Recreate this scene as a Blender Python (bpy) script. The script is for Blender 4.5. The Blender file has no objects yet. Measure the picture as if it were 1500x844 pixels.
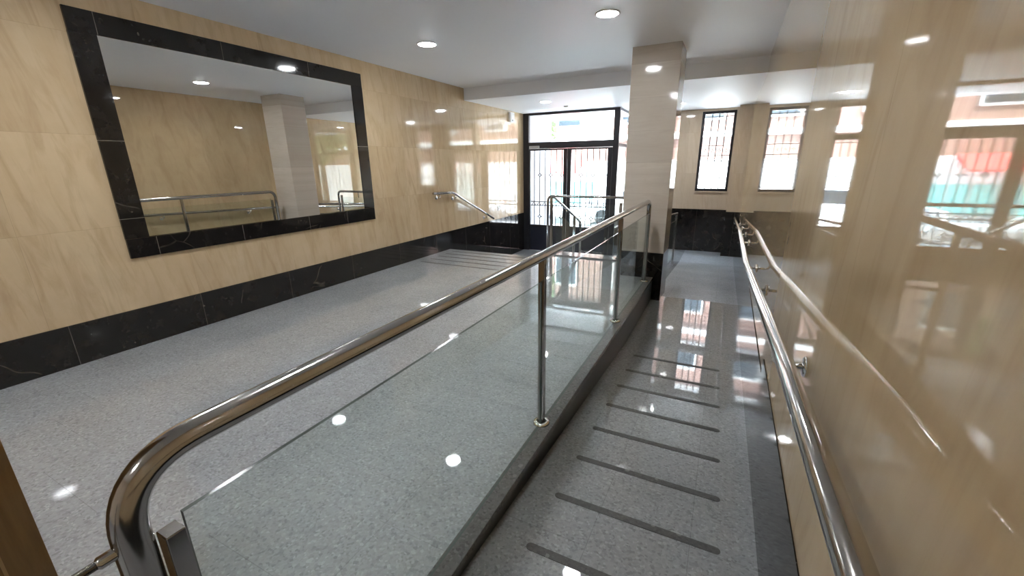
import bpy, bmesh, math, random
from mathutils import Vector, Matrix
random.seed(7)
SC = bpy.context.scene
COL = SC.collection

# ------------------------------------------------------------------ camera, world, sun, exposure
YAW, PITCH, ROLL, FPX = -0.469813, -0.289063, -0.0138983, 611.85
CAM = Vector((0, 0, 1.5))
cy, sy, cp, sp = math.cos(YAW), math.sin(YAW), math.cos(PITCH), math.sin(PITCH)
F = Vector((sy * cp, cy * cp, sp)); R0 = Vector((cy, -sy, 0)); U0 = R0.cross(F)
c_, s_ = math.cos(ROLL), math.sin(ROLL)
RT = c_ * R0 + s_ * U0; UP = -s_ * R0 + c_ * U0
cd = bpy.data.cameras.new('camera'); cam = bpy.data.objects.new('camera', cd); COL.objects.link(cam)
cd.sensor_fit = 'HORIZONTAL'; cd.sensor_width = 36.0; cd.lens = 36.0 * FPX / 1500.0
cd.clip_start = 0.02; cd.clip_end = 300
M3 = Matrix((RT, UP, -F)).transposed()
cam.matrix_world = Matrix.Translation(CAM) @ M3.to_4x4()
SC.camera = cam

LAMP_STRENGTH = 240.0
SKY_STRENGTH = 18.0
w = bpy.data.worlds.new('world'); SC.world = w; w.use_nodes = True
nt = w.node_tree
bg = nt.nodes['Background']
bg.inputs['Color'].default_value = (0.64, 0.82, 1.0, 1); bg.inputs['Strength'].default_value = SKY_STRENGTH

sd = bpy.data.lights.new('sun', 'SUN'); sd.energy = 105.0; sd.angle = math.radians(0.6); sd.color = (1, .985, .965)
so = bpy.data.objects.new('sun', sd); COL.objects.link(so)
so.rotation_euler = Vector((0.55, 0.26, -0.78)).to_track_quat('-Z', 'Y').to_euler()

vs = SC.view_settings
vs.view_transform = 'Standard'; vs.look = 'None'; vs.gamma = 1.0; vs.use_curve_mapping = False
vs.exposure = 0.0
SC.display_settings.display_device = 'sRGB'
cyc = SC.cycles
cyc.max_bounces = 12; cyc.diffuse_bounces = 5; cyc.glossy_bounces = 6; cyc.transparent_max_bounces = 16
cyc.caustics_reflective = False; cyc.caustics_refractive = False
cyc.sample_clamp_indirect = 0.0
cyc.use_denoising = True

# ------------------------------------------------------------------ materials
class N:
    def __init__(s, name):
        s.m = bpy.data.materials.new(name); s.m.use_nodes = True
        s.t = s.m.node_tree; s.t.nodes.clear()
        s.out = s.t.nodes.new('ShaderNodeOutputMaterial')
    def n(s, typ, **kw):
        nd = s.t.nodes.new('ShaderNode' + typ)
        for k, v in kw.items():
            if k.startswith('i_'):
                nd.inputs[k[2:].replace('_', ' ')].default_value = v
            else:
                setattr(nd, k, v)
        return nd
    def l(s, a, b): s.t.links.new(a, b)
    def pos(s, scale=(1, 1, 1), rot=(0, 0, 0)):
        g = s.n('NewGeometry'); mp = s.n('Mapping')
        mp.inputs['Scale'].default_value = scale; mp.inputs['Rotation'].default_value = rot
        s.l(g.outputs['Position'], mp.inputs['Vector']); return mp.outputs[0]
    def noise(s, vec, scale, detail=4, rough=.55, dist=0):
        x = s.n('TexNoise'); x.inputs['Scale'].default_value = scale; x.inputs['Detail'].default_value = detail
        x.inputs['Roughness'].default_value = rough; x.inputs['Distortion'].default_value = dist
        s.l(vec, x.inputs['Vector']); return x.outputs['Fac']
    def ramp(s, fac, stops):
        r = s.n('ValToRGB'); e = r.color_ramp.elements
        while len(e) < len(stops): e.new(.5)
        for i, (p, c) in enumerate(stops):
            e[i].position = p; e[i].color = (c, c, c, 1) if isinstance(c, (int, float)) else (*c, 1)
        s.l(fac, r.inputs[0]); return r.outputs[0]
    def mix(s, fac, a, b, mode='MIX'):
        x = s.n('Mix', data_type='RGBA', blend_type=mode)
        for sock, v in ((x.inputs[0], fac), (x.inputs[6], a), (x.inputs[7], b)):
            if hasattr(v, 'links'): s.l(v, sock)
            elif isinstance(v, (int, float)): sock.default_value = v if sock.type == 'VALUE' else (v, v, v, 1)
            else: sock.default_value = (*v, 1)
        return x.outputs[2]
    def math(s, op, a, b=None):
        x = s.n('Math', operation=op)
        for i, v in enumerate((a, b)):
            if v is None: continue
            if hasattr(v, 'links'): s.l(v, x.inputs[i])
            else: x.inputs[i].default_value = v
        return x.outputs[0]
    def bsdf(s, color, rough=.5, metal=0, coat=0, ior=1.5, **kw):
        b = s.n('BsdfPrincipled')
        for k, v in (('Base Color', color), ('Roughness', rough)):
            if hasattr(v, 'links'): s.l(v, b.inputs[k])
            elif k == 'Base Color': b.inputs[k].default_value = (*v, 1)
            else: b.inputs[k].default_value = v
        b.inputs['Metallic'].default_value = metal; b.inputs['Coat Weight'].default_value = coat
        b.inputs['Coat Roughness'].default_value = .02
        b.inputs['IOR'].default_value = ior
        s.l(b.outputs[0], s.out.inputs[0]); return b

def plain(name, col, rough=.5, metal=0, **kw):
    n = N(name); n.bsdf(col, rough, metal, **kw); return n.m

def grid_line(n, comp, period, offset, width):
    """1 on a thin line at comp = offset + k * period"""
    f = n.math('FRACT', n.math('DIVIDE', n.math('SUBTRACT', comp, offset), period))
    return n.math('LESS_THAN', f, width / period)

def beige(name, axis, c_lo, c_hi, c_vein, slab, horizontal=False, z0=.33, rough=.06, freq=3.0, tilt_k=.12, vein=.55):
    """polished veined beige stone in slabs; axis = in-plane horizontal axis of the wall ('X' or 'Y')"""
    n = N(name)
    g = n.n('NewGeometry'); sep = n.n('SeparateXYZ'); n.l(g.outputs['Position'], sep.inputs[0])
    h = sep.outputs[axis]; zz = sep.outputs['Z']
    # slab index -> tone and vein shift
    ih = n.math('FLOOR', n.math('DIVIDE', h, slab[0])); iz = n.math('FLOOR', n.math('DIVIDE', n.math('SUBTRACT', zz, z0), slab[1]))
    cmb = n.n('CombineXYZ'); n.l(ih, cmb.inputs[0]); n.l(iz, cmb.inputs[1])
    wn = n.n('TexWhiteNoise', noise_dimensions='3D'); n.l(cmb.outputs[0], wn.inputs['Vector'])
    shift = n.math('MULTIPLY', wn.outputs['Value'], 7.0)
    v = n.n('CombineXYZ')
    if horizontal:
        n.l(n.math('MULTIPLY', h, .5), v.inputs[0]); n.l(n.math('ADD', n.math('MULTIPLY', zz, 4.0), shift), v.inputs[1])
    else:
        tilt = n.math('ADD', h, n.math('MULTIPLY', zz, tilt_k))
        n.l(n.math('ADD', n.math('MULTIPLY', tilt, freq), shift), v.inputs[0]); n.l(n.math('MULTIPLY', zz, .45), v.inputs[1])
    n.l(shift, v.inputs[2])
    a = n.noise(v.outputs[0], 1.0, 6, .62, .6)
    b = n.noise(v.outputs[0], 3.2, 5, .6, 1.2)
    c = n.noise(n.pos(), 9, 4)
    col = n.mix(n.ramp(a, [(.34, 0), (.68, 1)]), c_lo, c_hi)
    col = n.mix(n.math('MULTIPLY', n.ramp(b, [(.48, 0), (.78, 1)]), vein), col, c_vein)
    col = n.mix(n.math('MULTIPLY', n.ramp(c, [(.4, 0), (.7, 1)]), .10), col, c_vein)
    tone = n.math('ADD', .93, n.math('MULTIPLY', wn.outputs['Value'], .12))
    col = n.mix(1.0, col, tone, 'MULTIPLY')
    j = n.math('MAXIMUM', grid_line(n, h, slab[0], 0, .0022), grid_line(n, zz, slab[1], z0, .0022))
    col = n.mix(n.math('MULTIPLY', j, .35), col, (.22, .15, .09))
    n.bsdf(col, rough); return n.m

LO, HI, VEIN = (.58, .428, .26), (.66, .515, .335), (.36, .235, .125)
M_WALL_L = beige('beige_marble_left', 'Y', LO, HI, VEIN, (1.05, .715))
M_WALL_R = beige('beige_marble_right', 'Y', (.49, .362, .208), (.58, .44, .27), (.33, .21, .11), (1.25, 6.0), z0=-1, rough=.03, freq=1.7, tilt_k=.14, vein=.5)
M_WALL_X = beige('beige_marble_front', 'X', (.53, .435, .335), (.59, .495, .385), (.43, .33, .23), (.95, .9))
M_COL = beige('beige_marble_column', 'X', (.54, .475, .405), (.61, .55, .48), (.47, .40, .33), (2.0, .38), horizontal=True, z0=.35, rough=.08)

def dark_marble(name, axis, period=.95):
    n = N(name)
    g = n.n('NewGeometry'); sep = n.n('SeparateXYZ'); n.l(g.outputs['Position'], sep.inputs[0])
    p = n.pos()
    d = n.n('TexNoise'); d.inputs['Scale'].default_value = 2.0; n.l(p, d.inputs['Vector'])
    v = n.mix(.25, p, d.outputs['Color'])
    vo = n.n('TexVoronoi', feature='DISTANCE_TO_EDGE'); vo.inputs['Scale'].default_value = 2.6; n.l(v, vo.inputs['Vector'])
    crack = n.ramp(vo.outputs['Distance'], [(0, 1), (.012, 0)])
    mask = n.ramp(n.noise(p, 3.1, 3), [(.56, 0), (.66, 1)])
    cloud = n.ramp(n.noise(p, 6, 6, .65), [(.35, (.008, .0075, .0075)), (.75, (.024, .020, .017))])
    col = n.mix(n.math('MULTIPLY', n.math('MULTIPLY', crack, mask), .28), cloud, (.34, .29, .22))
    fl = n.ramp(n.noise(p, 14, 2), [(.74, 0), (.78, 1)])
    col = n.mix(n.math('MULTIPLY', fl, .25), col, (.30, .26, .20))
    if period:
        j = grid_line(n, sep.outputs[axis], period, .2, .004)
        col = n.mix(n.math('MULTIPLY', j, .5), col, (.16, .14, .12))
    n.bsdf(col, .07); return n.m
M_DARK_Y = dark_marble('dark_marble_y', 'Y')
M_DARK_X = dark_marble('dark_marble_x', 'X', .8)
M_DARK = dark_marble('dark_marble_plain', 'X', 0)

def granite(name, base, rough, tile, joint=.35, bump=0.0):
    n = N(name)
    p = n.pos()
    vo = n.n('TexVoronoi', feature='F1'); vo.inputs['Scale'].default_value = 95; n.l(p, vo.inputs['Vector'])
    sepc = n.n('SeparateColor'); n.l(vo.outputs['Color'], sepc.inputs[0])
    sp = n.ramp(sepc.outputs[0], [(0, .74), (.16, .90), (.5, 1.0), (.86, 1.06), (1, 1.25)])
    vo2 = n.n('TexVoronoi', feature='F1'); vo2.inputs['Scale'].default_value = 26; n.l(p, vo2.inputs['Vector'])
    sep2 = n.n('SeparateColor'); n.l(vo2.outputs['Color'], sep2.inputs[0])
    flake = n.math('MULTIPLY', n.math('GREATER_THAN', sep2.outputs[1], .955), n.math('LESS_THAN', vo2.outputs['Distance'], .34))
    cl = n.ramp(n.noise(p, 1.6, 5), [(.3, .90), (.7, 1.08)])
    col = n.mix(1.0, base, sp, 'MULTIPLY'); col = n.mix(1.0, col, cl, 'MULTIPLY')
    col = n.mix(n.math('MULTIPLY', flake, .16), col, (.55, .55, .54))
    if tile:
        g = n.n('NewGeometry'); sep = n.n('SeparateXYZ'); n.l(g.outputs['Position'], sep.inputs[0])
        row = n.math('FLOOR', n.math('DIVIDE', sep.outputs['X'], tile[0]))
        yo = n.math('ADD', sep.outputs['Y'], n.math('MULTIPLY', row, tile[1] * .37))
        j = n.math('MAXIMUM', grid_line(n, sep.outputs['X'], tile[0], .03, .003), grid_line(n, yo, tile[1], 0, .003))
        col = n.mix(n.math('MULTIPLY', j, joint), col, (.06, .06, .06))
    n.bsdf(col, rough, ior=1.58); return n.m
M_FLOOR = granite('grey_granite_landing', (.36, .375, .39), .035, (.60, .60), .25)
M_RAMP = granite('grey_granite_ramp', (.29, .298, .31), .035, (.40, .80), .28)
M_ENTRY = granite('grey_granite_entry', (.30, .32, .35), .05, (.60, .60), .4)
M_LOWER = granite('matte_granite_skylight_tint', (.40, .43, .47), .26, (.60, .60), .3)  # lighter, bluer granite: skylight on the lower ramp is put into the base colour
M_CURB = granite('dark_granite_curb', (.17, .168, .165), .16, None)
M_STEP = granite('grey_granite_step', (.27, .275, .28), .12, None)

M_PAINT = plain('white_ceiling_paint', (.85, .87, .91), .55)
M_STEEL = N('brushed_stainless_steel')
_n = M_STEEL
_r = .145
_b = _n.bsdf((.46, .445, .43), _r, 1.0); M_STEEL = _n.m
M_CHROME = plain('polished_chrome', (.74, .74, .73), .09, 1.0)
M_MIRROR = plain('silvered_mirror', (.86, .87, .86), .008, 1.0)
M_FRAME = plain('dark_bronze_metal', (.030, .030, .036), .32, .4)
M_DOORP = plain('dark_blue_grey_panel', (.028, .032, .050), .22)
M_IRON = plain('black_wrought_iron', (.02, .02, .022), .4, .5)
M_STRIP = granite('grey_abrasive_strip', (.075, .075, .074), .7, None)
M_STRIP_L = granite('pale_abrasive_strip', (.085, .086, .09), .5, None)
M_WHITEP = plain('white_plastic', (.75, .74, .72), .35)
M_GREYP = plain('grey_plastic', (.42, .42, .43), .4)
M_TRIM = plain('white_lamp_trim', (.80, .80, .80), .35)
n = N('frosted_lamp_lens'); e = n.n('Emission'); e.inputs['Color'].default_value = (.95, .98, 1.0, 1)
e.inputs['Strength'].default_value = LAMP_STRENGTH; n.l(e.outputs[0], n.out.inputs[0]); M_LENS = n.m

def glass(name, tint, spec=1.0):
    n = N(name)
    tr = n.n('BsdfTransparent'); tr.inputs[0].default_value = (*tint, 1)
    gl = n.n('BsdfGlossy'); gl.inputs['Roughness'].default_value = .01; gl.inputs[0].default_value = (.95, .97, .96, 1)
    lw = n.n('LayerWeight'); lw.inputs['Blend'].default_value = .5
    f = n.math('ADD', .035, n.math('MULTIPLY', n.math('POWER', lw.outputs['Facing'], 5.0), .96 * spec))
    mx = n.n('MixShader'); n.l(f, mx.inputs[0]); n.l(tr.outputs[0], mx.inputs[1]); n.l(gl.outputs[0], mx.inputs[2])
    n.l(mx.outputs[0], n.out.inputs[0]); return n.m
M_GLASS = glass('clear_railing_glass', (.955, .985, .972), .6)
M_GLASS_EDGE = plain('green_glass_edge', (.13, .155, .148), .12, 0, ior=1.5)
M_PANE = glass('clear_window_glass', (.97, .985, .98), .8)

n = N('warm_brown_wood')
v = n.pos((9, 9, .8)); a = n.noise(v, 2.2, 6, .6, 1.0)
n.bsdf(n.ramp(a, [(.3, (.16, .088, .030)), (.7, (.25, .145, .055))]), .28); M_WOOD = n.m
M_WOODL = plain('pale_wood_inlay', (.42, .27, .12), .3)

# ------------------------------------------------------------------ mesh helpers
class MB:
    def __init__(s): s.bm = bmesh.new(); s.mi = 0
    def box(s, x0, x1, y0, y1, z0, z1, mi=None):
        vs_ = [s.bm.verts.new(p) for p in ((x0, y0, z0), (x1, y0, z0), (x1, y1, z0), (x0, y1, z0), (x0, y0, z1), (x1, y0, z1), (x1, y1, z1), (x0, y1, z1))]
        for q in ((3, 2, 1, 0), (4, 5, 6, 7), (0, 1, 5, 4), (1, 2, 6, 5), (2, 3, 7, 6), (3, 0, 4, 7)):
            f = s.bm.faces.new([vs_[i] for i in q]); f.material_index = s.mi if mi is None else mi
        return s
    def prism(s, prof, axis, a0, a1):
        """prof: list of (u, v); extruded along axis from a0 to a1. axis 'x': (u,v)=(y,z); 'y': (x,z); 'z': (x,y)"""
        def P(u, v, a): return {'x': (a, u, v), 'y': (u, a, v), 'z': (u, v, a)}[axis]
        A = [s.bm.verts.new(P(u, v, a0)) for u, v in prof]; B = [s.bm.verts.new(P(u, v, a1)) for u, v in prof]
        n = len(prof)
        fs = [s.bm.faces.new(A), s.bm.faces.new(B[::-1])]
        for i in range(n): fs.append(s.bm.faces.new((A[i], B[i], B[(i + 1) % n], A[(i + 1) % n])))
        for f in fs: f.material_index = s.mi
        return s
    def tube(s, pts, r, seg=16, fillet=0, fs=7, caps=True):
        P = [Vector(p) for p in pts]
        if fillet:
            Q = [P[0]]
            for i in range(1, len(P) - 1):
                a, b, c = P[i - 1], P[i], P[i + 1]
                d = min(fillet, (a - b).length * .49, (c - b).length * .49)
                p0 = b + (a - b).normalized() * d; p1 = b + (c - b).normalized() * d
                for k in range(fs + 1):
                    t = k / fs; Q.append(p0 * (1 - t) ** 2 + b * 2 * t * (1 - t) + p1 * t * t)
            Q.append(P[-1]); P = Q
        T = []
        for i in range(len(P)):
            d = (P[min(i + 1, len(P) - 1)] - P[max(i - 1, 0)]).normalized(); T.append(d)
        ref = Vector((0, 0, 1)) if abs(T[0].z) < .9 else Vector((1, 0, 0))
        nv = (ref - T[0] * ref.dot(T[0])).normalized()
        rings = []
        for i, p in enumerate(P):
            nv = (nv - T[i] * nv.dot(T[i])).normalized(); b = T[i].cross(nv)
            rr = r[i] if isinstance(r, (list, tuple)) else r
            rings.append([s.bm.verts.new(p + (nv * math.cos(2 * math.pi * k / seg) + b * math.sin(2 * math.pi * k / seg)) * rr) for k in range(seg)])
        for i in range(len(rings) - 1):
            for k in range(seg):
                f = s.bm.faces.new((rings[i][k], rings[i][(k + 1) % seg], rings[i + 1][(k + 1) % seg], rings[i + 1][k])); f.smooth = True; f.material_index = s.mi
        if caps:
            f = s.bm.faces.new(rings[0][::-1]); f.material_index = s.mi
            f = s.bm.faces.new(rings[-1]); f.material_index = s.mi
        return s
    def lathe(s, prof, base, seg=24, axis=Vector((0, 0, 1))):
        """prof: (radius, height) list along axis from base"""
        base = Vector(base); ax = Vector(axis).normalized()
        ref = Vector((1, 0, 0)) if abs(ax.x) < .9 else Vector((0, 1, 0))
        u = (ref - ax * ref.dot(ax)).normalized(); v = ax.cross(u); rings = []
        for r, h in prof:
            if r < 1e-6: rings.append([s.bm.verts.new(base + ax * h)])
            else: rings.append([s.bm.verts.new(base + ax * h + (u * math.cos(2 * math.pi * k / seg) + v * math.sin(2 * math.pi * k / seg)) * r) for k in range(seg)])
        for a, b in zip(rings[:-1], rings[1:]):
            for k in range(seg):
                k2 = (k + 1) % seg
                vv = [a[k % len(a)], a[k2 % len(a)], b[k2 % len(b)], b[k % len(b)]]
                vv = list(dict.fromkeys(vv))
                if len(vv) > 2:
                    f = s.bm.faces.new(vv); f.material_index = s.mi; f.smooth = True
        return s
    def obj(s, name, mats, parent=None, loc=None, bevel=0, label=None):
        bmesh.ops.recalc_face_normals(s.bm, faces=s.bm.faces[:])
        me = bpy.data.meshes.new(name)
        if loc is not None:
            bmesh.ops.translate(s.bm, verts=s.bm.verts[:], vec=-Vector(loc))
        elif parent is not None:
            bmesh.ops.translate(s.bm, verts=s.bm.verts[:], vec=-Vector(parent['_o']))
        s.bm.to_mesh(me); s.bm.free()
        for m in (mats if isinstance(mats, (list, tuple)) else [mats]): me.materials.append(m)
        o = bpy.data.objects.new(name, me); COL.objects.link(o)
        if loc is not None: o.location = loc
        if parent is not None:
            o.parent = parent; o['_o'] = list(parent['_o'])
        else:
            o['_o'] = list(loc) if loc is not None else [0, 0, 0]
        if bevel:
            b = o.modifiers.new('bevel', 'BEVEL'); b.width = bevel; b.segments = 2; b.limit_method = 'ANGLE'
        if label: o['label'] = label
        return o

def tag(o, label, cat, group=None):
    o['label'] = label; o['category'] = cat
    if group: o['group'] = group
    return o
def thing(name, loc, label, cat, group=None):
    o = bpy.data.objects.new(name, None); COL.objects.link(o); o.location = loc; o['_o'] = list(loc)
    return tag(o, label, cat, group)
def struct(o, label=None, cat=None):
    o['kind'] = 'structure'
    if label: o['label'] = label
    if cat: o['category'] = cat
    return o

# ------------------------------------------------------------------ dimensions
XL, XR = -4.48, .295           # left and right wall faces
ZC, ZS = 2.82, 2.617           # main ceiling, lowered soffit
YS = 7.0                       # front of the soffit
YD, YW = 9.55, 11.0            # door plane, window wall plane
ZE = -.60                      # entry level
YB = -3.0                      # back of the hall
CX0, CX1 = -.845, -.765        # curb beside the ramp
CURB_END = 5.68
COLX0, COLX1, COLY0, COLY1 = -1.215, -.655, 5.68, 6.20
def rampz(y):
    if y < .3: return 0.0
    if y < 4.1: return -.30 * (y - .3) / 3.8
    if y < 5.9: return -.30
    if y < 9.6: return -.30 - .30 * (y - 5.9) / 3.7
    return ZE

# ------------------------------------------------------------------ structure
def lab(o, label, cat): return struct(o, label, cat)
m = MB().box(XL, CX0, YB, 6.3, -.12, 0)
m.box(-2.6, CX0, 6.3, 6.75, -.12, 0)
lab(m.obj('floor', M_FLOOR), 'grey speckled granite floor of the raised landing left of the glass railing', 'floor')
# ramp, lower landing and second ramp
prof = [(YB, 0), (.3, 0), (4.1, -.30), (5.9, -.30), (5.9, ZE - .2), (YB, ZE - .2)]
prof2 = [(5.9, -.30), (9.6, ZE), (YW, ZE), (YW, ZE - .2), (5.9, ZE - .2)]
lab(MB().prism(prof2, 'x', CX1, XR).obj('floor_lower_ramp', M_LOWER), 'matte blue-grey lower ramp running down to the barred window', 'ramp')
lab(MB().prism(prof, 'x', CX1, XR).obj('floor_ramp', M_RAMP), 'polished grey granite ramp sloping down along the right wall', 'ramp')
m = MB().prism([(6.2, -.30 - .30 * .3 / 3.7), (9.6, ZE), (YW, ZE), (YW, ZE - .2), (6.2, ZE - .2)], 'x', -.95, CX1)
lab(m.obj('floor_corridor', M_ENTRY), 'grey granite floor strip behind the column beside the lower ramp', 'floor')
lab(MB().box(XL, -.95, 6.75, YW, ZE - .2, ZE).obj('floor_entry', M_ENTRY), 'grey granite floor at street level inside the entrance door', 'floor')
# steps from the landing down to the entry
for i in range(3):
    y = 6.3 + i * .33
    o = MB().box(XL, -2.6, y, y + .345, ZE, -.15 * (i + 1)).obj('stair_step', M_STEP)
    lab(o, ('highest', 'middle', 'lowest')[i] + ' grey granite step down from the landing to the entrance', 'step')
lab(MB().box(-2.6, CX0, 6.70, 6.76, ZE, -.001).obj('trim_1', M_DARK), 'dark stone riser under the far edge of the landing', 'riser')
# curb along the ramp: granite top, dark face
M_FACE = plain('dark_honed_stone', (.018, .017, .016), .38)
m = MB()
m.box(CX0, CX1 + .004, YB, CURB_END, -.02, .014)
m.mi = 1; m.box(CX0, CX1, YB, CURB_END, -.62, -.02)
lab(m.obj('trim_2', [M_CURB, M_FACE], bevel=.002), 'dark granite curb under the glass railing beside the ramp', 'curb')
m = MB().box(CX0, CX1, 6.2, 6.76, ZE, 0)
lab(m.obj('trim_3', M_DARK), 'dark stone end of the landing behind the column', 'curb')
# coping of the landing by the entrance
m = MB().box(-2.66, CX0, 6.50, 6.80, 0, .022); m.lathe([(0, 0), (.15, 0), (.15, .022), (0, .022)], (-2.66, 6.65, 0), 24)
lab(m.obj('trim_4', M_STEP), 'pale granite coping with rounded end on the far landing edge', 'coping')

lab(MB().box(XL - .25, XL, YB, 11.3, -.8, 3.0).obj('wall_left', M_WALL_L), 'polished beige marble wall carrying the big mirror', 'wall')
M_PORCH = plain('grey_porch_render', (.42, .43, .45), .6)
lab(MB().box(XL, XL + .012, YD + .06, 11.3, ZE, ZS).obj('wall_porch', M_PORCH), 'plain grey side wall of the porch outside the door', 'wall')
lab(MB().box(XR, XR + .25, YB, 11.3, -.8, 3.0).obj('wall_right', M_WALL_R), 'glossy beige marble wall beside the ramp, mirroring the entrance', 'wall')
lab(MB().box(XL - .25, XR + .25, YB - .2, YB, -.8, 3.0).obj('wall_back', M_WALL_X), 'beige marble wall behind the viewpoint', 'wall')
lab(MB().box(XL, XL + .006, YB, YD, ZE, .33).obj('baseboard_left', M_DARK_Y), 'dark veined marble base along the left wall', 'baseboard')
lab(MB().box(XR - .004, XR, YB, 2.55, -.7, .423).box(XR - .004, XR, 2.55, 10.6, -.7, .335).obj('baseboard_right', M_DARK_Y), 'dark marble base along the right wall of the ramp', 'baseboard')
# window wall with two openings: small window and tall glazing
W1 = (-.70, -.01, .83, 2.565)
W2 = (-2.16, -1.2, .07, 2.555)
m = MB()
m.box(W1[1], XR, YW, YW + .28, -.8, 3.0)
m.box(W2[1], W1[0], YW, YW + .28, -.8, 3.0)
m.box(-2.25, W2[0], YW, YW + .28, -.8, 3.0)
m.box(W1[0], W1[1], YW, YW + .28, -.8, W1[2]); m.box(W1[0], W1[1], YW, YW + .28, W1[3], 3.0)
m.box(W2[0], W2[1], YW, YW + .28, -.8, W2[2]); m.box(W2[0], W2[1], YW, YW + .28, W2[3], 3.0)
lab(m.obj('wall_front', M_WALL_X), 'beige marble street wall with a barred window at the end of the ramp', 'wall')
lab(MB().box(-1.2, .03, YW - .012, YW, ZE, .405).obj('baseboard_front', M_DARK_X), 'tall dark marble base under the barred window', 'baseboard')
lab(MB().box(.03, XR, 10.6, YW, .405, ZS).obj('trim_5', M_WALL_X), 'narrow beige marble pier in the corner right of the window', 'pier')
lab(MB().box(.02, XR, 10.59, YW, ZE, .405).obj('trim_6', M_DARK_X), 'dark marble base of the narrow corner pier', 'pier base')
lab(MB().box(W1[0] - .03, W1[1] + .02, YW - .035, YW + .1, W1[2] - .035, W1[2]).obj('window_sill', M_WALL_X), 'thin pale stone sill under the barred window', 'sill')

lab(MB().box(XL - .25, XR + .25, YB, YS, ZC, 3.02).obj('ceiling', M_PAINT), 'plain white painted ceiling with recessed lights', 'ceiling')
lab(MB().box(XL - .25, XR + .25, YS, 11.6, ZS, 3.02).obj('ceiling_soffit', M_PAINT), 'lowered white ceiling in front of the entrance door', 'ceiling')
m = MB().box(COLX0, COLX1, COLY0, COLY1, .345, ZC)
m.mi = 1; m.box(COLX0 - .004, COLX1 + .004, COLY0 - .004, COLY1 + .004, ZE, .345)
lab(m.obj('column', [M_COL, M_DARK], bevel=.003), 'square beige marble column with dark base at the end of the railing', 'column')
# wood faced pillar end at the very left, close to the viewpoint
m = MB().box(-2.1, -1.5, -.6, .2117, 0, ZC); m.mi = 1; m.box(-1.5, -1.4985, .135, .141, 0, ZC)
lab(m.obj('pillar', [M_WOOD, M_WOODL]), 'brown panelled pillar edge cut by the lower left corner', 'pillar')

# ------------------------------------------------------------------ entrance door (door_1)
def star(m, cx, y, cz, r, t, plane='y'):
    """four pointed wrought star with concave sides"""
    pts = []
    for k in range(4):
        a0 = k * math.pi / 2; a1 = a0 + math.pi / 2
        p0 = Vector((math.cos(a0), math.sin(a0))) * r; p1 = Vector((math.cos(a1), math.sin(a1))) * r
        for j in range(5):
            u = j / 5; q = p0 * (1 - u) ** 2 + p1 * u * u
            pts.append(q)
    pts.append(pts[0])
    m.tube([((cx + q.x * .8, y, cz + q.y) if plane == 'y' else (y, cx + q.x * .8, cz + q.y)) for q in pts], t, 6, caps=False)
def grille(m, x0, x1, z0, z1, y, nb, band=None, t=.007, plane='y'):
    st = (x1 - x0) / nb
    P = (lambda x, z: (x, y, z)) if plane == 'y' else (lambda x, z: (y, x, z))
    for i in range(nb):
        x = x0 + st * (i + .62)
        if x > x1: continue
        if i % 2 == 1:
            zs = z0 + (z1 - z0) * .68; zl = z0 + (z1 - z0) * .115
            zb = band if band else z0
            m.tube([P(x, z1), P(x, zs + .07)], t, 6); m.tube([P(x, zs - .07), P(x, zb)], t, 6)
            star(m, x, y, zs, .075, t * .9, plane)
            if band:
                m.tube([P(x, zb), P(x, zl + .08)], t, 6); m.tube([P(x, zl - .08), P(x, z0)], t, 6)
                star(m, x, y, zl, .08, t * .9, plane)
        else:
            m.tube([P(x, z0), P(x, z1)], t, 6)
    if band:
        for dz in (-.045, .045): m.tube([P(x0, band + dz), P(x1, band + dz)], t, 6)
        k = int((x1 - x0) / .12)
        for i in range(k):
            xc = x0 + (i + .5) * (x1 - x0) / k
            m.tube([P(xc - .05, band - .04), P(xc, band + .035), P(xc + .05, band - .04)], t * .8, 6, .03)

DR = thing('door_1', (-3.35, YD, ZE), 'dark framed double entrance door with iron grilles and a glazed transom', 'door')
struct(DR)
fy0, fy1 = YD - .03, YD + .05
m = MB()
m.box(XL, -4.335, fy0, fy1, ZE, ZS); m.box(-2.335, -2.215, fy0, fy1, ZE, ZS)
m.box(-4.335, -2.335, fy0, fy1, 1.83, 1.975); m.box(-4.335, -2.335, fy0, fy1, 2.565, ZS)
m.obj('door_frame', M_FRAME, DR, bevel=.003)
m = MB().box(-4.335, -2.335, YD + .004, YD + .014, 1.975, 2.565); m.obj('transom_pane', M_PANE, DR)
for nm, a, b in (('door_leaf', -4.33, -3.375), ('door_leaf', -3.365, -2.34)):
    m = MB(); s0, s1 = (.03, .085) if a < -4 else (.085, .10)
    m.box(a, a + s0, fy0 + .005, fy1, ZE + .01, 1.825); m.box(b - s1, b, fy0 + .005, fy1, ZE + .01, 1.825)
    m.box(a + s0, b - s1, fy0 + .005, fy1, 1.79, 1.825); m.box(a + s0, b - s1, fy0 + .005, fy1, .0, .045)
    lf = m.obj(nm, M_FRAME, DR, bevel=.002)
    m = MB().box(a + s0, b - s1, fy0 + .012, fy1 - .01, ZE + .01, 0.0); m.obj('kick_panel', M_DOORP, lf)
    m = MB().box(a + s0, b - s1, YD + .004, YD + .014, .045, 1.79); m.obj('pane', M_PANE, lf)
    m = MB(); grille(m, a + s0, b - s1, .045, 1.79, YD + .032, 6, .56, .010); m.obj('iron_grille', M_IRON, lf)
    if a > -4:
        m = MB().lathe([(0, 0), (.028, 0), (.028, .012), (.012, .016), (.012, .05), (.03, .055), (.034, .075), (.02, .09), (0, .09)], (a + .045, fy0 + .005, .42), 20, (0, -1, 0))
        m.obj('door_knob', M_CHROME, lf, label='round chrome door knob')
        m = MB().box(b - .075, b - .04, fy0 - .004, fy0 + .005, -.28, -.16); m.obj('lock_plate', M_CHROME, lf)
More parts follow.
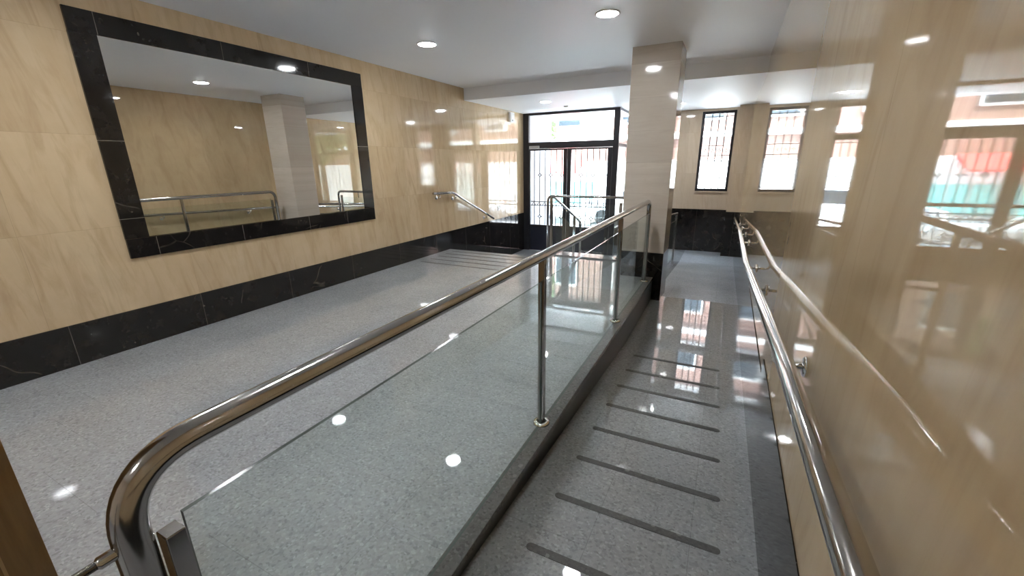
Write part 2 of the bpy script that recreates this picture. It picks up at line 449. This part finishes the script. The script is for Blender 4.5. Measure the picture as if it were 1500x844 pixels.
m = MB().box(-4.30, -4.06, fy0 - .06, fy0, 1.835, 1.895); m.tube([(-4.12, fy0 - .03, 1.84), (-4.0, fy0 - .13, 1.83), (-3.82, fy0 - .01, 1.825)], .008, 8)
m.obj('door_closer', M_GREYP, DR, bevel=.006, label='light grey door closer box')

# side glazing of the porch (window_3)
WN = thing('window_3', (-2.25, 10.3, ZE), 'side glazing of the porch right of the entrance door', 'window'); struct(WN)
m = MB(); x0, x1 = -2.275, -2.225
m.box(x0, x1, YD + .05, YD + .09, ZE, ZS); m.box(x0, x1, YW - .05, YW, ZE, ZS)
m.box(x0, x1, YD + .09, YW - .05, 1.83, 1.90); m.box(x0, x1, YD + .09, YW - .05, 2.565, ZS); m.box(x0, x1, YD + .09, YW - .05, 0, .045)
m.obj('window_frame', M_FRAME, WN)
m = MB().box(-2.255, -2.245, YD + .09, YW - .05, .045, 1.83); m.box(-2.255, -2.245, YD + .09, YW - .05, 1.90, 2.565); m.obj('pane', M_PANE, WN)
m = MB().box(x0 + .01, x1 - .01, YD + .09, YW - .05, ZE, 0); m.obj('kick_panel', M_DOORP, WN)
m = MB(); grille(m, YD + .09, YW - .05, .045, 1.83, -2.285, 9, None, .007, 'x'); m.obj('iron_grille', M_IRON, WN)

def window(name, W, label, nb, trans=None):
    x0, x1, z0, z1 = W
    o = thing(name, ((x0 + x1) / 2, YW, z0), label, 'window'); struct(o)
    fw = .055; a, b = YW + .03, YW + .09
    m = MB().box(x0, x0 + fw, a, b, z0, z1).box(x1 - fw, x1, a, b, z0, z1)
    m.box(x0 + fw, x1 - fw, a, b, z0, z0 + fw).box(x0 + fw, x1 - fw, a, b, z1 - fw, z1)
    zt = z1 - fw
    if trans: m.box(x0 + fw, x1 - fw, a, b, trans[0], trans[1]); zt = trans[0]
    m.obj('window_frame', M_FRAME, o, bevel=.003)
    m = MB().box(x0 + fw, x1 - fw, YW + .055, YW + .063, z0 + fw, zt)
    if trans: m.box(x0 + fw, x1 - fw, YW + .055, YW + .063, trans[1], z1 - fw)
    m.obj('pane', M_PANE, o)
    m = MB()
    yy = YW + .16; st = (x1 - x0 - 2 * fw) / nb
    for i in range(1, nb):
        m.tube([(x0 + fw + st * i, yy, z0), (x0 + fw + st * i, yy, zt)], .011, 6)
    h = zt - z0
    for f_ in (.05, .40, .47, .60, .97): m.tube([(x0, yy, z0 + h * f_), (x1, yy, z0 + h * f_)], .009, 6)
    for i in range(nb):
        star(m, x0 + fw + st * (i + .5), yy, z0 + h * .535, .055, .006)
        star(m, x0 + fw + st * (i + .5), yy, z0 + h * .16, .055, .006)
    m.obj('iron_grille', M_IRON, o)
window('window_1', W1, 'narrow dark framed window with iron bars at the end of the ramp', 4)
window('window_2', W2, 'tall barred glazing with a transom, mostly hidden behind the column', 6, (1.88, 1.99))

# ------------------------------------------------------------------ mirror with dark marble frame
MY0, MY1, MZ0, MZ1 = 1.645, 4.50, .768, 2.65
IY0, IY1, IZ0, IZ1 = 1.812, 4.325, .93, 2.49
MR = thing('wall_mirror', (XL, (MY0 + MY1) / 2, MZ0), 'large wall mirror in a dark marble surround on the beige left wall', 'mirror')
MB().box(XL, XL + .012, IY0, IY1, IZ0, IZ1).obj('mirror_glass', M_MIRROR, MR)
def tiles(y0, y1, z0, z1, cuts, along):
    m = MB(); g = .0018
    if along == 'y':
        c = [y0] + cuts + [y1]
        for a, b in zip(c[:-1], c[1:]): m.box(XL, XL + .02, a + g, b - g, z0, z1)
    else:
        c = [z0] + cuts + [z1]
        for a, b in zip(c[:-1], c[1:]): m.box(XL, XL + .02, y0, y1, a + g, b - g)
    m.mi = 1; m.box(XL, XL + .0185, y0 + .003, y1 - .003, z0 + .003, z1 - .003)
    return m
M_GROUT = plain('pale_grout', (.30, .27, .23), .6)
tiles(MY0, MY1, IZ1, MZ1, [1.82, 2.75, 3.70], 'y').obj('frame_rail', [M_DARK, M_GROUT], MR)
tiles(MY0, MY1, MZ0, IZ0, [1.86, 2.62, 3.42, 4.0], 'y').obj('frame_rail', [M_DARK, M_GROUT], MR)
tiles(MY0, IY0, IZ0, IZ1, [1.10, 1.72], 'z').obj('frame_stile', [M_DARK, M_GROUT], MR)
tiles(IY1, MY1, IZ0, IZ1, [1.75], 'z').obj('frame_stile', [M_DARK, M_GROUT], MR)

# ------------------------------------------------------------------ main glass railing
RX, RZ, RR = -.832, 1.032, .027
GR = thing('glass_railing', (RX, 2.9, 0), 'long glass railing with round steel handrail on the curb between landing and ramp', 'railing')
m = MB().tube([(RX, .205, .014), (RX, .205, RZ), (RX - .002, 3.0, RZ), (RX - .02, 5.50, RZ), (RX - .02, 5.50, .014)], RR, 24, .13, 12)
m.obj('handrail', M_STEEL, GR)
ys = [.256, 2.0, 3.85, 5.43]
for i, y in enumerate(ys):
    top = RZ - RR + .006 if i in (1, 2) else .872
    p = MB().box(RX - .018, RX + .018, y - .016, y + .016, .014, top).obj('post', M_STEEL, GR, bevel=.002)
    MB().lathe([(.03, .014), (.05, .014), (.05, .020), (.044, .030), (.03, .033)], (RX, y, 0), 28).obj('base_flange', M_CHROME, p)
for a, b in zip(ys[:-1], ys[1:]):
    m = MB().box(RX - .005, RX + .005, a + .022, b - .022, .0142, .893)
    m.bm.faces.ensure_lookup_table()
    for f in m.bm.faces:
        f.normal_update()
        if abs(f.normal.x) < .5: f.material_index = 1
    gp = m.obj('glass_panel', [M_GLASS, M_GLASS_EDGE], GR)
m = MB().tube([(RX, .205, .893), (RX, -.62, .893)], .0075, 12)
m.lathe([(.011, 0), (.011, .02), (.0075, .024)], (RX, .18, .893), 14, (0, -1, 0)); m.obj('side_rod', M_STEEL, GR)
MB().tube([(RX, -.62, .014), (RX, -.62, 1.03)], RR, 20).obj('post', M_STEEL, GR)

# ------------------------------------------------------------------ guard rail along the far landing edge
GY, GZ, gr = 6.62, .978, .021
G2 = thing('landing_guardrail', (-2.0, GY, 0), 'short steel and glass guard rail across the far edge of the landing', 'railing')
MB().tube([(-1.36, GY, .022), (-1.36, GY, GZ), (-2.665, GY, GZ), (-2.665, GY, .022)], gr, 18, .09, 9).obj('handrail', M_STEEL, G2)
for x in (-1.45, -2.60):
    p = MB().box(x - .024, x + .024, GY - .012, GY + .012, .022, .90 if x > -2 else GZ - .01).obj('post', M_STEEL, G2, bevel=.002)
    MB().lathe([(.03, .022), (.046, .022), (.046, .028), (.03, .036)], (x, GY, 0), 24).obj('base_flange', M_CHROME, p)
m = MB().box(-2.57, -1.48, GY - .005, GY + .005, .09, .86)
for f in m.bm.faces:
    f.normal_update()
    if abs(f.normal.y) < .5: f.material_index = 1
m.obj('glass_panel', [M_GLASS, M_GLASS_EDGE], G2)
MB().tube([(-1.95, GY, .855), (-1.95, GY, GZ)], .008, 10).obj('stem', M_STEEL, G2)

# sloping stair rail from the guard rail down to the entry
G3 = thing('stair_railing', (-2.6, 7.4, ZE), 'sloping steel railing running down the right side of the entrance steps', 'railing')
MB().tube([(-2.60, 6.66, .965), (-2.60, 6.80, .93), (-2.60, 8.08, .415), (-2.60, 8.25, .34), (-2.60, 8.27, ZE)], gr, 18, .07, 8).obj('handrail', M_STEEL, G3)
MB().box(-2.624, -2.576, 7.83, 7.855, ZE, .50).obj('post', M_STEEL, G3, bevel=.002)
m = MB().prism([(6.86, .70), (7.81, .31), (7.81, ZE + .08), (7.40, ZE + .08), (6.86, -.32)], 'x', -2.605, -2.595); m.obj('glass_panel', M_GLASS, G3)

# wall rails
def wall_rail(name, label, pts, r, wall, sgn, brackets, fil, o_loc):
    t = thing(name, o_loc, label, 'handrail')
    MB().tube(pts, r, 20, fil, 8).obj('handrail', M_STEEL, t)
    for (y, z) in brackets:
        m = MB()
        m.lathe([(0, 0), (.034, 0), (.034, .007), (.03, .010), (.012, .012), (0, .012)], (wall, y, z - .075), 22, (sgn, 0, 0))
        xr = pts[0][0]
        m.tube([(wall + sgn * .01, y, z - .075), (xr, y, z - .075), (xr, y, z - r * .6)], .009, 10, .03, 6)
        m.obj('bracket', M_CHROME, t)
    return t
wall_rail('wall_handrail', 'short steel handrail bending down the left wall beside the entrance steps',
          [(-4.40, 5.80, 1.037), (-4.40, 6.38, 1.02), (-4.40, 7.85, .385)], .021, XL, 1, [(5.98, 1.032), (6.46, .985), (7.56, .51)], .05, (XL, 6.8, .4))
RP = [(.20, -1.0, 1.10), (.20, 1.2, .962), (.20, 3.72, .708), (.20, 6.1, .63), (.20, 9.9, .335), (.20, 10.15, .33)]
def rz(y):
    for a, b in zip(RP[:-1], RP[1:]):
        if a[1] <= y <= b[1]: return a[2] + (b[2] - a[2]) * (y - a[1]) / (b[1] - a[1])
wall_rail('wall_handrail', 'long steel handrail on brackets along the right wall above the ramp', RP, .0235, XR, -1,
          [(y, rz(y)) for y in (-.3, 1.52, 3.0, 4.0, 5.6, 6.6, 8.0, 9.3)], .06, (XR, 4, .3))

# railing past the column, left of the lower ramp
G4 = thing('corridor_railing', (-.87, 8.0, ZE), 'low steel railing ending in a post behind the column beside the lower ramp', 'railing')
MB().tube([(-.87, 6.24, .72), (-.87, 9.28, .475)], gr, 16).obj('handrail', M_STEEL, G4)
MB().tube([(-.87, 6.24, .50), (-.87, 9.22, .345)], .010, 12).obj('glass_bead', M_STEEL, G4)
MB().box(-.89, -.85, 9.18, 9.22, rampz(9.2), .47).obj('post', M_STEEL, G4, bevel=.002)
MB().prism([(6.26, .49), (9.17, .34), (9.17, -.48), (6.26, -.2)], 'x', -.875, -.865).obj('glass_panel', M_GLASS, G4)

# ------------------------------------------------------------------ ceiling lights
def downlight(x, y, z, label, r=.098):
    t = thing('ceiling_downlight', (x, y, z), label, 'ceiling light', 'round recessed ceiling lights')
    MB().lathe([(r, .0), (r + .016, 0), (r + .018, -.004), (r + .004, -.010), (r, -.008), (r, 0)], (x, y, z), 36).obj('trim_ring', M_TRIM, t)
    MB().lathe([(0, -.020), (r * .35, -.0185), (r * .7, -.014), (r * .92, -.008), (r * .985, -.003), (r * .985, -.001), (0, -.001)], (x, y, z), 36).obj('lens', M_LENS, t)
downlight(-3.25, 4.35, ZC, 'round ceiling light over the landing, between the mirror and the brightest light')
downlight(-1.18, 4.35, ZC, 'round ceiling light in front of the column, topmost one in the photo')
downlight(-3.25, 1.45, ZC, 'round ceiling light above the near landing, seen only as a reflection beside the mirror')
downlight(-1.18, 1.45, ZC, 'round ceiling light above the top of the ramp, seen only reflected in the floor')
downlight(-3.27, 7.95, ZS, 'round light in the lowered ceiling just inside the entrance door')
downlight(-1.06, 9.62, ZS, 'round light in the lowered ceiling behind the column, reflected in the right wall')
downlight(-3.25, -1.45, ZC, 'round ceiling light behind the viewpoint over the landing')
downlight(-1.18, -1.45, ZC, 'round ceiling light behind the viewpoint over the passage')

# ------------------------------------------------------------------ anti slip strips
names = ['nearest', 'second', 'third', 'fourth', 'fifth', 'sixth', 'seventh', 'farthest']
for i, y in enumerate((1.28, 1.632, 1.983, 2.335, 2.69, 3.043, 3.39, 3.777)):
    xa, xb, hw = -.596 - .0035 * i, .158 - .005 * i, .020
    z0_, z1_ = rampz(y - hw), rampz(y + hw)
    m = MB(); pts = []
    for k in range(9):
        a = math.pi / 2 + math.pi * k / 8; pts.append((xa + hw + hw * math.cos(a), y + hw * math.sin(a)))
    for k in range(9):
        a = -math.pi / 2 + math.pi * k / 8; pts.append((xb - hw + hw * math.cos(a), y + hw * math.sin(a)))
    m.prism(pts, 'z', 0, .0022)
    for v in m.bm.verts: v.co.z += rampz(v.co.y)
    tag(m.obj('anti_slip_strip', M_STRIP, loc=((xa + xb) / 2, y, rampz(y))), f'{names[i]} dark anti-slip strip across the ramp, counted from the viewpoint', 'anti-slip strip', 'dark anti-slip strips on the ramp')
lnames = ['first', 'second', 'third', 'fourth', 'last']
for i, y in enumerate((5.25, 5.49, 5.72, 5.94, 6.15)):
    m = MB().box(-4.30, -2.7, y - .018, y + .018, 0, .0022)
    tag(m.obj('anti_slip_strip', M_STRIP_L, loc=(-3.5, y, 0)), f'{lnames[i]} pale grey anti-slip strip before the steps, counted from the mirror', 'anti-slip strip', 'pale anti-slip strips on the landing')

# ------------------------------------------------------------------ small fittings
t = thing('wall_box', (XL, 8.86, 2.38), 'small white box high on the left wall beside the door', 'sensor box')
MB().box(XL, XL + .055, 8.76, 8.96, 2.385, 2.585).obj('housing', M_WHITEP, t, bevel=.01)
MB().lathe([(0, 0), (.018, 0), (.014, .01), (0, .014)], (XL + .055, 8.86, 2.42), 16, (1, 0, 0)).obj('lens', M_GREYP, t)
t = thing('wall_switch', (XL, 8.23, .5), 'small white switch on the left wall just above the dark base', 'switch')
MB().box(XL, XL + .010, 8.17, 8.29, .515, .615).obj('plate', M_WHITEP, t, bevel=.004)
MB().box(XL + .010, XL + .015, 8.195, 8.265, .535, .595).obj('rocker', M_TRIM, t, bevel=.003)
t = thing('ceiling_sensor', (-3.15, 8.75, ZS), 'tiny white dome sensor on the lowered ceiling before the door', 'sensor')
MB().lathe([(.045, 0), (.045, -.012), (.034, -.022), (0, -.034)], (-3.15, 8.75, ZS), 22).obj('dome', M_WHITEP, t)

# ------------------------------------------------------------------ street outside
M_PAVE = granite('pale_paving', (.50, .52, .55), .8, (.4, .4), .5)
M_ROAD = granite('asphalt', (.10, .10, .105), .85, None)
n = N('pink_brick'); p = n.pos(); br = n.n('TexBrick'); br.inputs['Scale'].default_value = 4.0
sep = n.n('SeparateXYZ'); n.l(p, sep.inputs[0]); cb = n.n('CombineXYZ'); n.l(sep.outputs['X'], cb.inputs[0]); n.l(sep.outputs['Z'], cb.inputs[1]); n.l(cb.outputs[0], br.inputs['Vector'])
br.inputs['Color1'].default_value = (.22, .115, .09, 1); br.inputs['Color2'].default_value = (.18, .09, .07, 1); br.inputs['Mortar'].default_value = (.26, .20, .17, 1)
n.bsdf(br.outputs['Color'], .85); M_BRICK = n.m
M_WHITEW = plain('white_render', (.8, .79, .76), .8)
M_TEAL = plain('teal_shop_panel', (.22, .60, .55), .3)
M_RED = plain('red_awning', (.62, .05, .045), .7)
M_DGLASS = plain('dark_window_glass', (.03, .04, .05), .08)
M_BARK = plain('tree_bark', (.12, .085, .06), .9)
n = N('leaf_green'); a = n.noise(n.pos(), 3.0, 4); n.bsdf(n.ramp(a, [(.3, (.06, .12, .03)), (.7, (.16, .26, .07))]), .6); M_LEAF = n.m
M_CARP = plain('white_car_paint', (.78, .78, .78), .15, coat=.6)
M_RUB = plain('black_tyre', (.02, .02, .02), .7)
n = N('red_tail_light'); e = n.n('Emission'); e.inputs[0].default_value = (1, .03, .03, 1); e.inputs[1].default_value = 9; n.l(e.outputs[0], n.out.inputs[0]); M_TAIL = n.m
lab(MB().box(-14, 12, YW + .28, 14.2, -.85, -.62).box(XL, -2.25, YW, YW + .28, -.85, ZE).box(-30, 25, 18.6, 20.0, -.85, -.62).obj('pavement', M_PAVE), 'sunlit pale paving outside the door', 'pavement')
lab(MB().box(-40, 35, 14.2, 18.6, -.9, -.76).obj('road', M_ROAD), 'grey street beyond the pavement outside', 'road')
B = thing('street_building', (-6, 20, -.62), 'pink brick building with white bands across the street', 'building')
MB().box(-24, 14, 20, 26, 1.55, 12).obj('brick_wall', M_BRICK, B)
m = MB().box(-24, 14, 19.96, 20.2, -.62, 1.56)
for z in (2.45, 5.4, 8.4): m.box(-24, 14, 19.9, 20.0, z, z + .22)
m.obj('white_band', M_WHITEW, B)
for i in range(12):
    x = -22.6 + i * 3.0
    for z in (3.1, 6.1, 9.1):
        f_ = MB().box(x, x + 1.2, 19.95, 20.01, z, z + 1.5).obj('window', M_WHITEW, B)
        MB().box(x + .08, x + 1.12, 19.93, 19.96, z + .08, z + 1.42).obj('pane', M_DGLASS, f_)
m = MB()
for i in range(5): m.box(-8.6 + i * .62, -8.05 + i * .62, 19.92, 19.965, -.4, .62)
m.obj('shop_panel', M_TEAL, B)
MB().prism([(19.96, 1.62), (18.9, 1.12), (18.9, 1.06), (19.96, 1.5)], 'x', -9.2, -6.2).obj('awning', M_RED, B)
def tree(x, y, h, label):
    t = thing('street_tree', (x, y, -.62), label, 'tree', 'trees along the street')
    MB().tube([(x, y, -.62), (x + .05, y, h * .3), (x - .05, y + .05, h * .6)], [.14, .11, .07], 10).obj('trunk', M_BARK, t)
    m = MB(); rnd = random.Random(int(x * 10 + 100))
    for _ in range(900):
        d = Vector((rnd.gauss(0, 1), rnd.gauss(0, 1), rnd.gauss(0, 1))).normalized() * rnd.random() ** .4
        c = Vector((x + d.x * 1.5, y + d.y * 1.5, h * .72 + d.z * 1.3))
        u = Vector((rnd.gauss(0, 1), rnd.gauss(0, 1), rnd.gauss(0, 1))).normalized() * .14
        v = u.orthogonal().normalized() * .09
        m.bm.faces.new([m.bm.verts.new(c + q) for q in (-u, v, u, -v)])
    m.obj('foliage', M_LEAF, t)
tree(-6.6, 13.4, 4.0, 'green street tree outside the door, seen mirrored in the right wall')
tree(-9.4, 14.6, 4.4, 'green street tree farther left, seen mirrored in the right wall')
# parked car
CR = thing('parked_car', (-2.9, 16.4, -.76), 'white car with lit red tail lights on the street outside', 'car')
bx, bz, y0, y1 = -4.9, -.76, 15.6, 17.3
prof = [(bx, bz + .35), (bx, bz + .85), (bx + .9, bz + .95), (bx + 1.6, bz + 1.42), (bx + 3.1, bz + 1.45), (bx + 3.9, bz + 1.0), (bx + 4.15, bz + .9), (bx + 4.2, bz + .35), (bx + 3.9, bz + .25), (bx + .3, bz + .25)]
MB().prism(prof, 'y', y0, y1).obj('body', M_CARP, CR, bevel=.05)
MB().prism([(bx + 1.2, bz + .98), (bx + 1.68, bz + 1.36), (bx + 3.05, bz + 1.39), (bx + 3.65, bz + 1.0)], 'y', y0 - .004, y1 + .004).obj('side_window', M_DGLASS, CR)
for xx in (bx + .8, bx + 3.35):
    for yy in (y0 + .09, y1 - .09):
        MB().lathe([(0, -.1), (.22, -.1), (.31, -.08), (.31, .08), (.22, .1), (0, .1)], (xx, yy, bz + .31), 24, (0, 1, 0)).obj('wheel', M_RUB, CR)
for yy in (y0 + .05, y1 - .30): MB().box(bx + 4.15, bx + 4.22, yy, yy + .25, bz + .68, bz + .86).obj('tail_light', M_TAIL, CR, label='lit red tail light')

for o in bpy.data.objects:
    if '_o' in o: del o['_o']
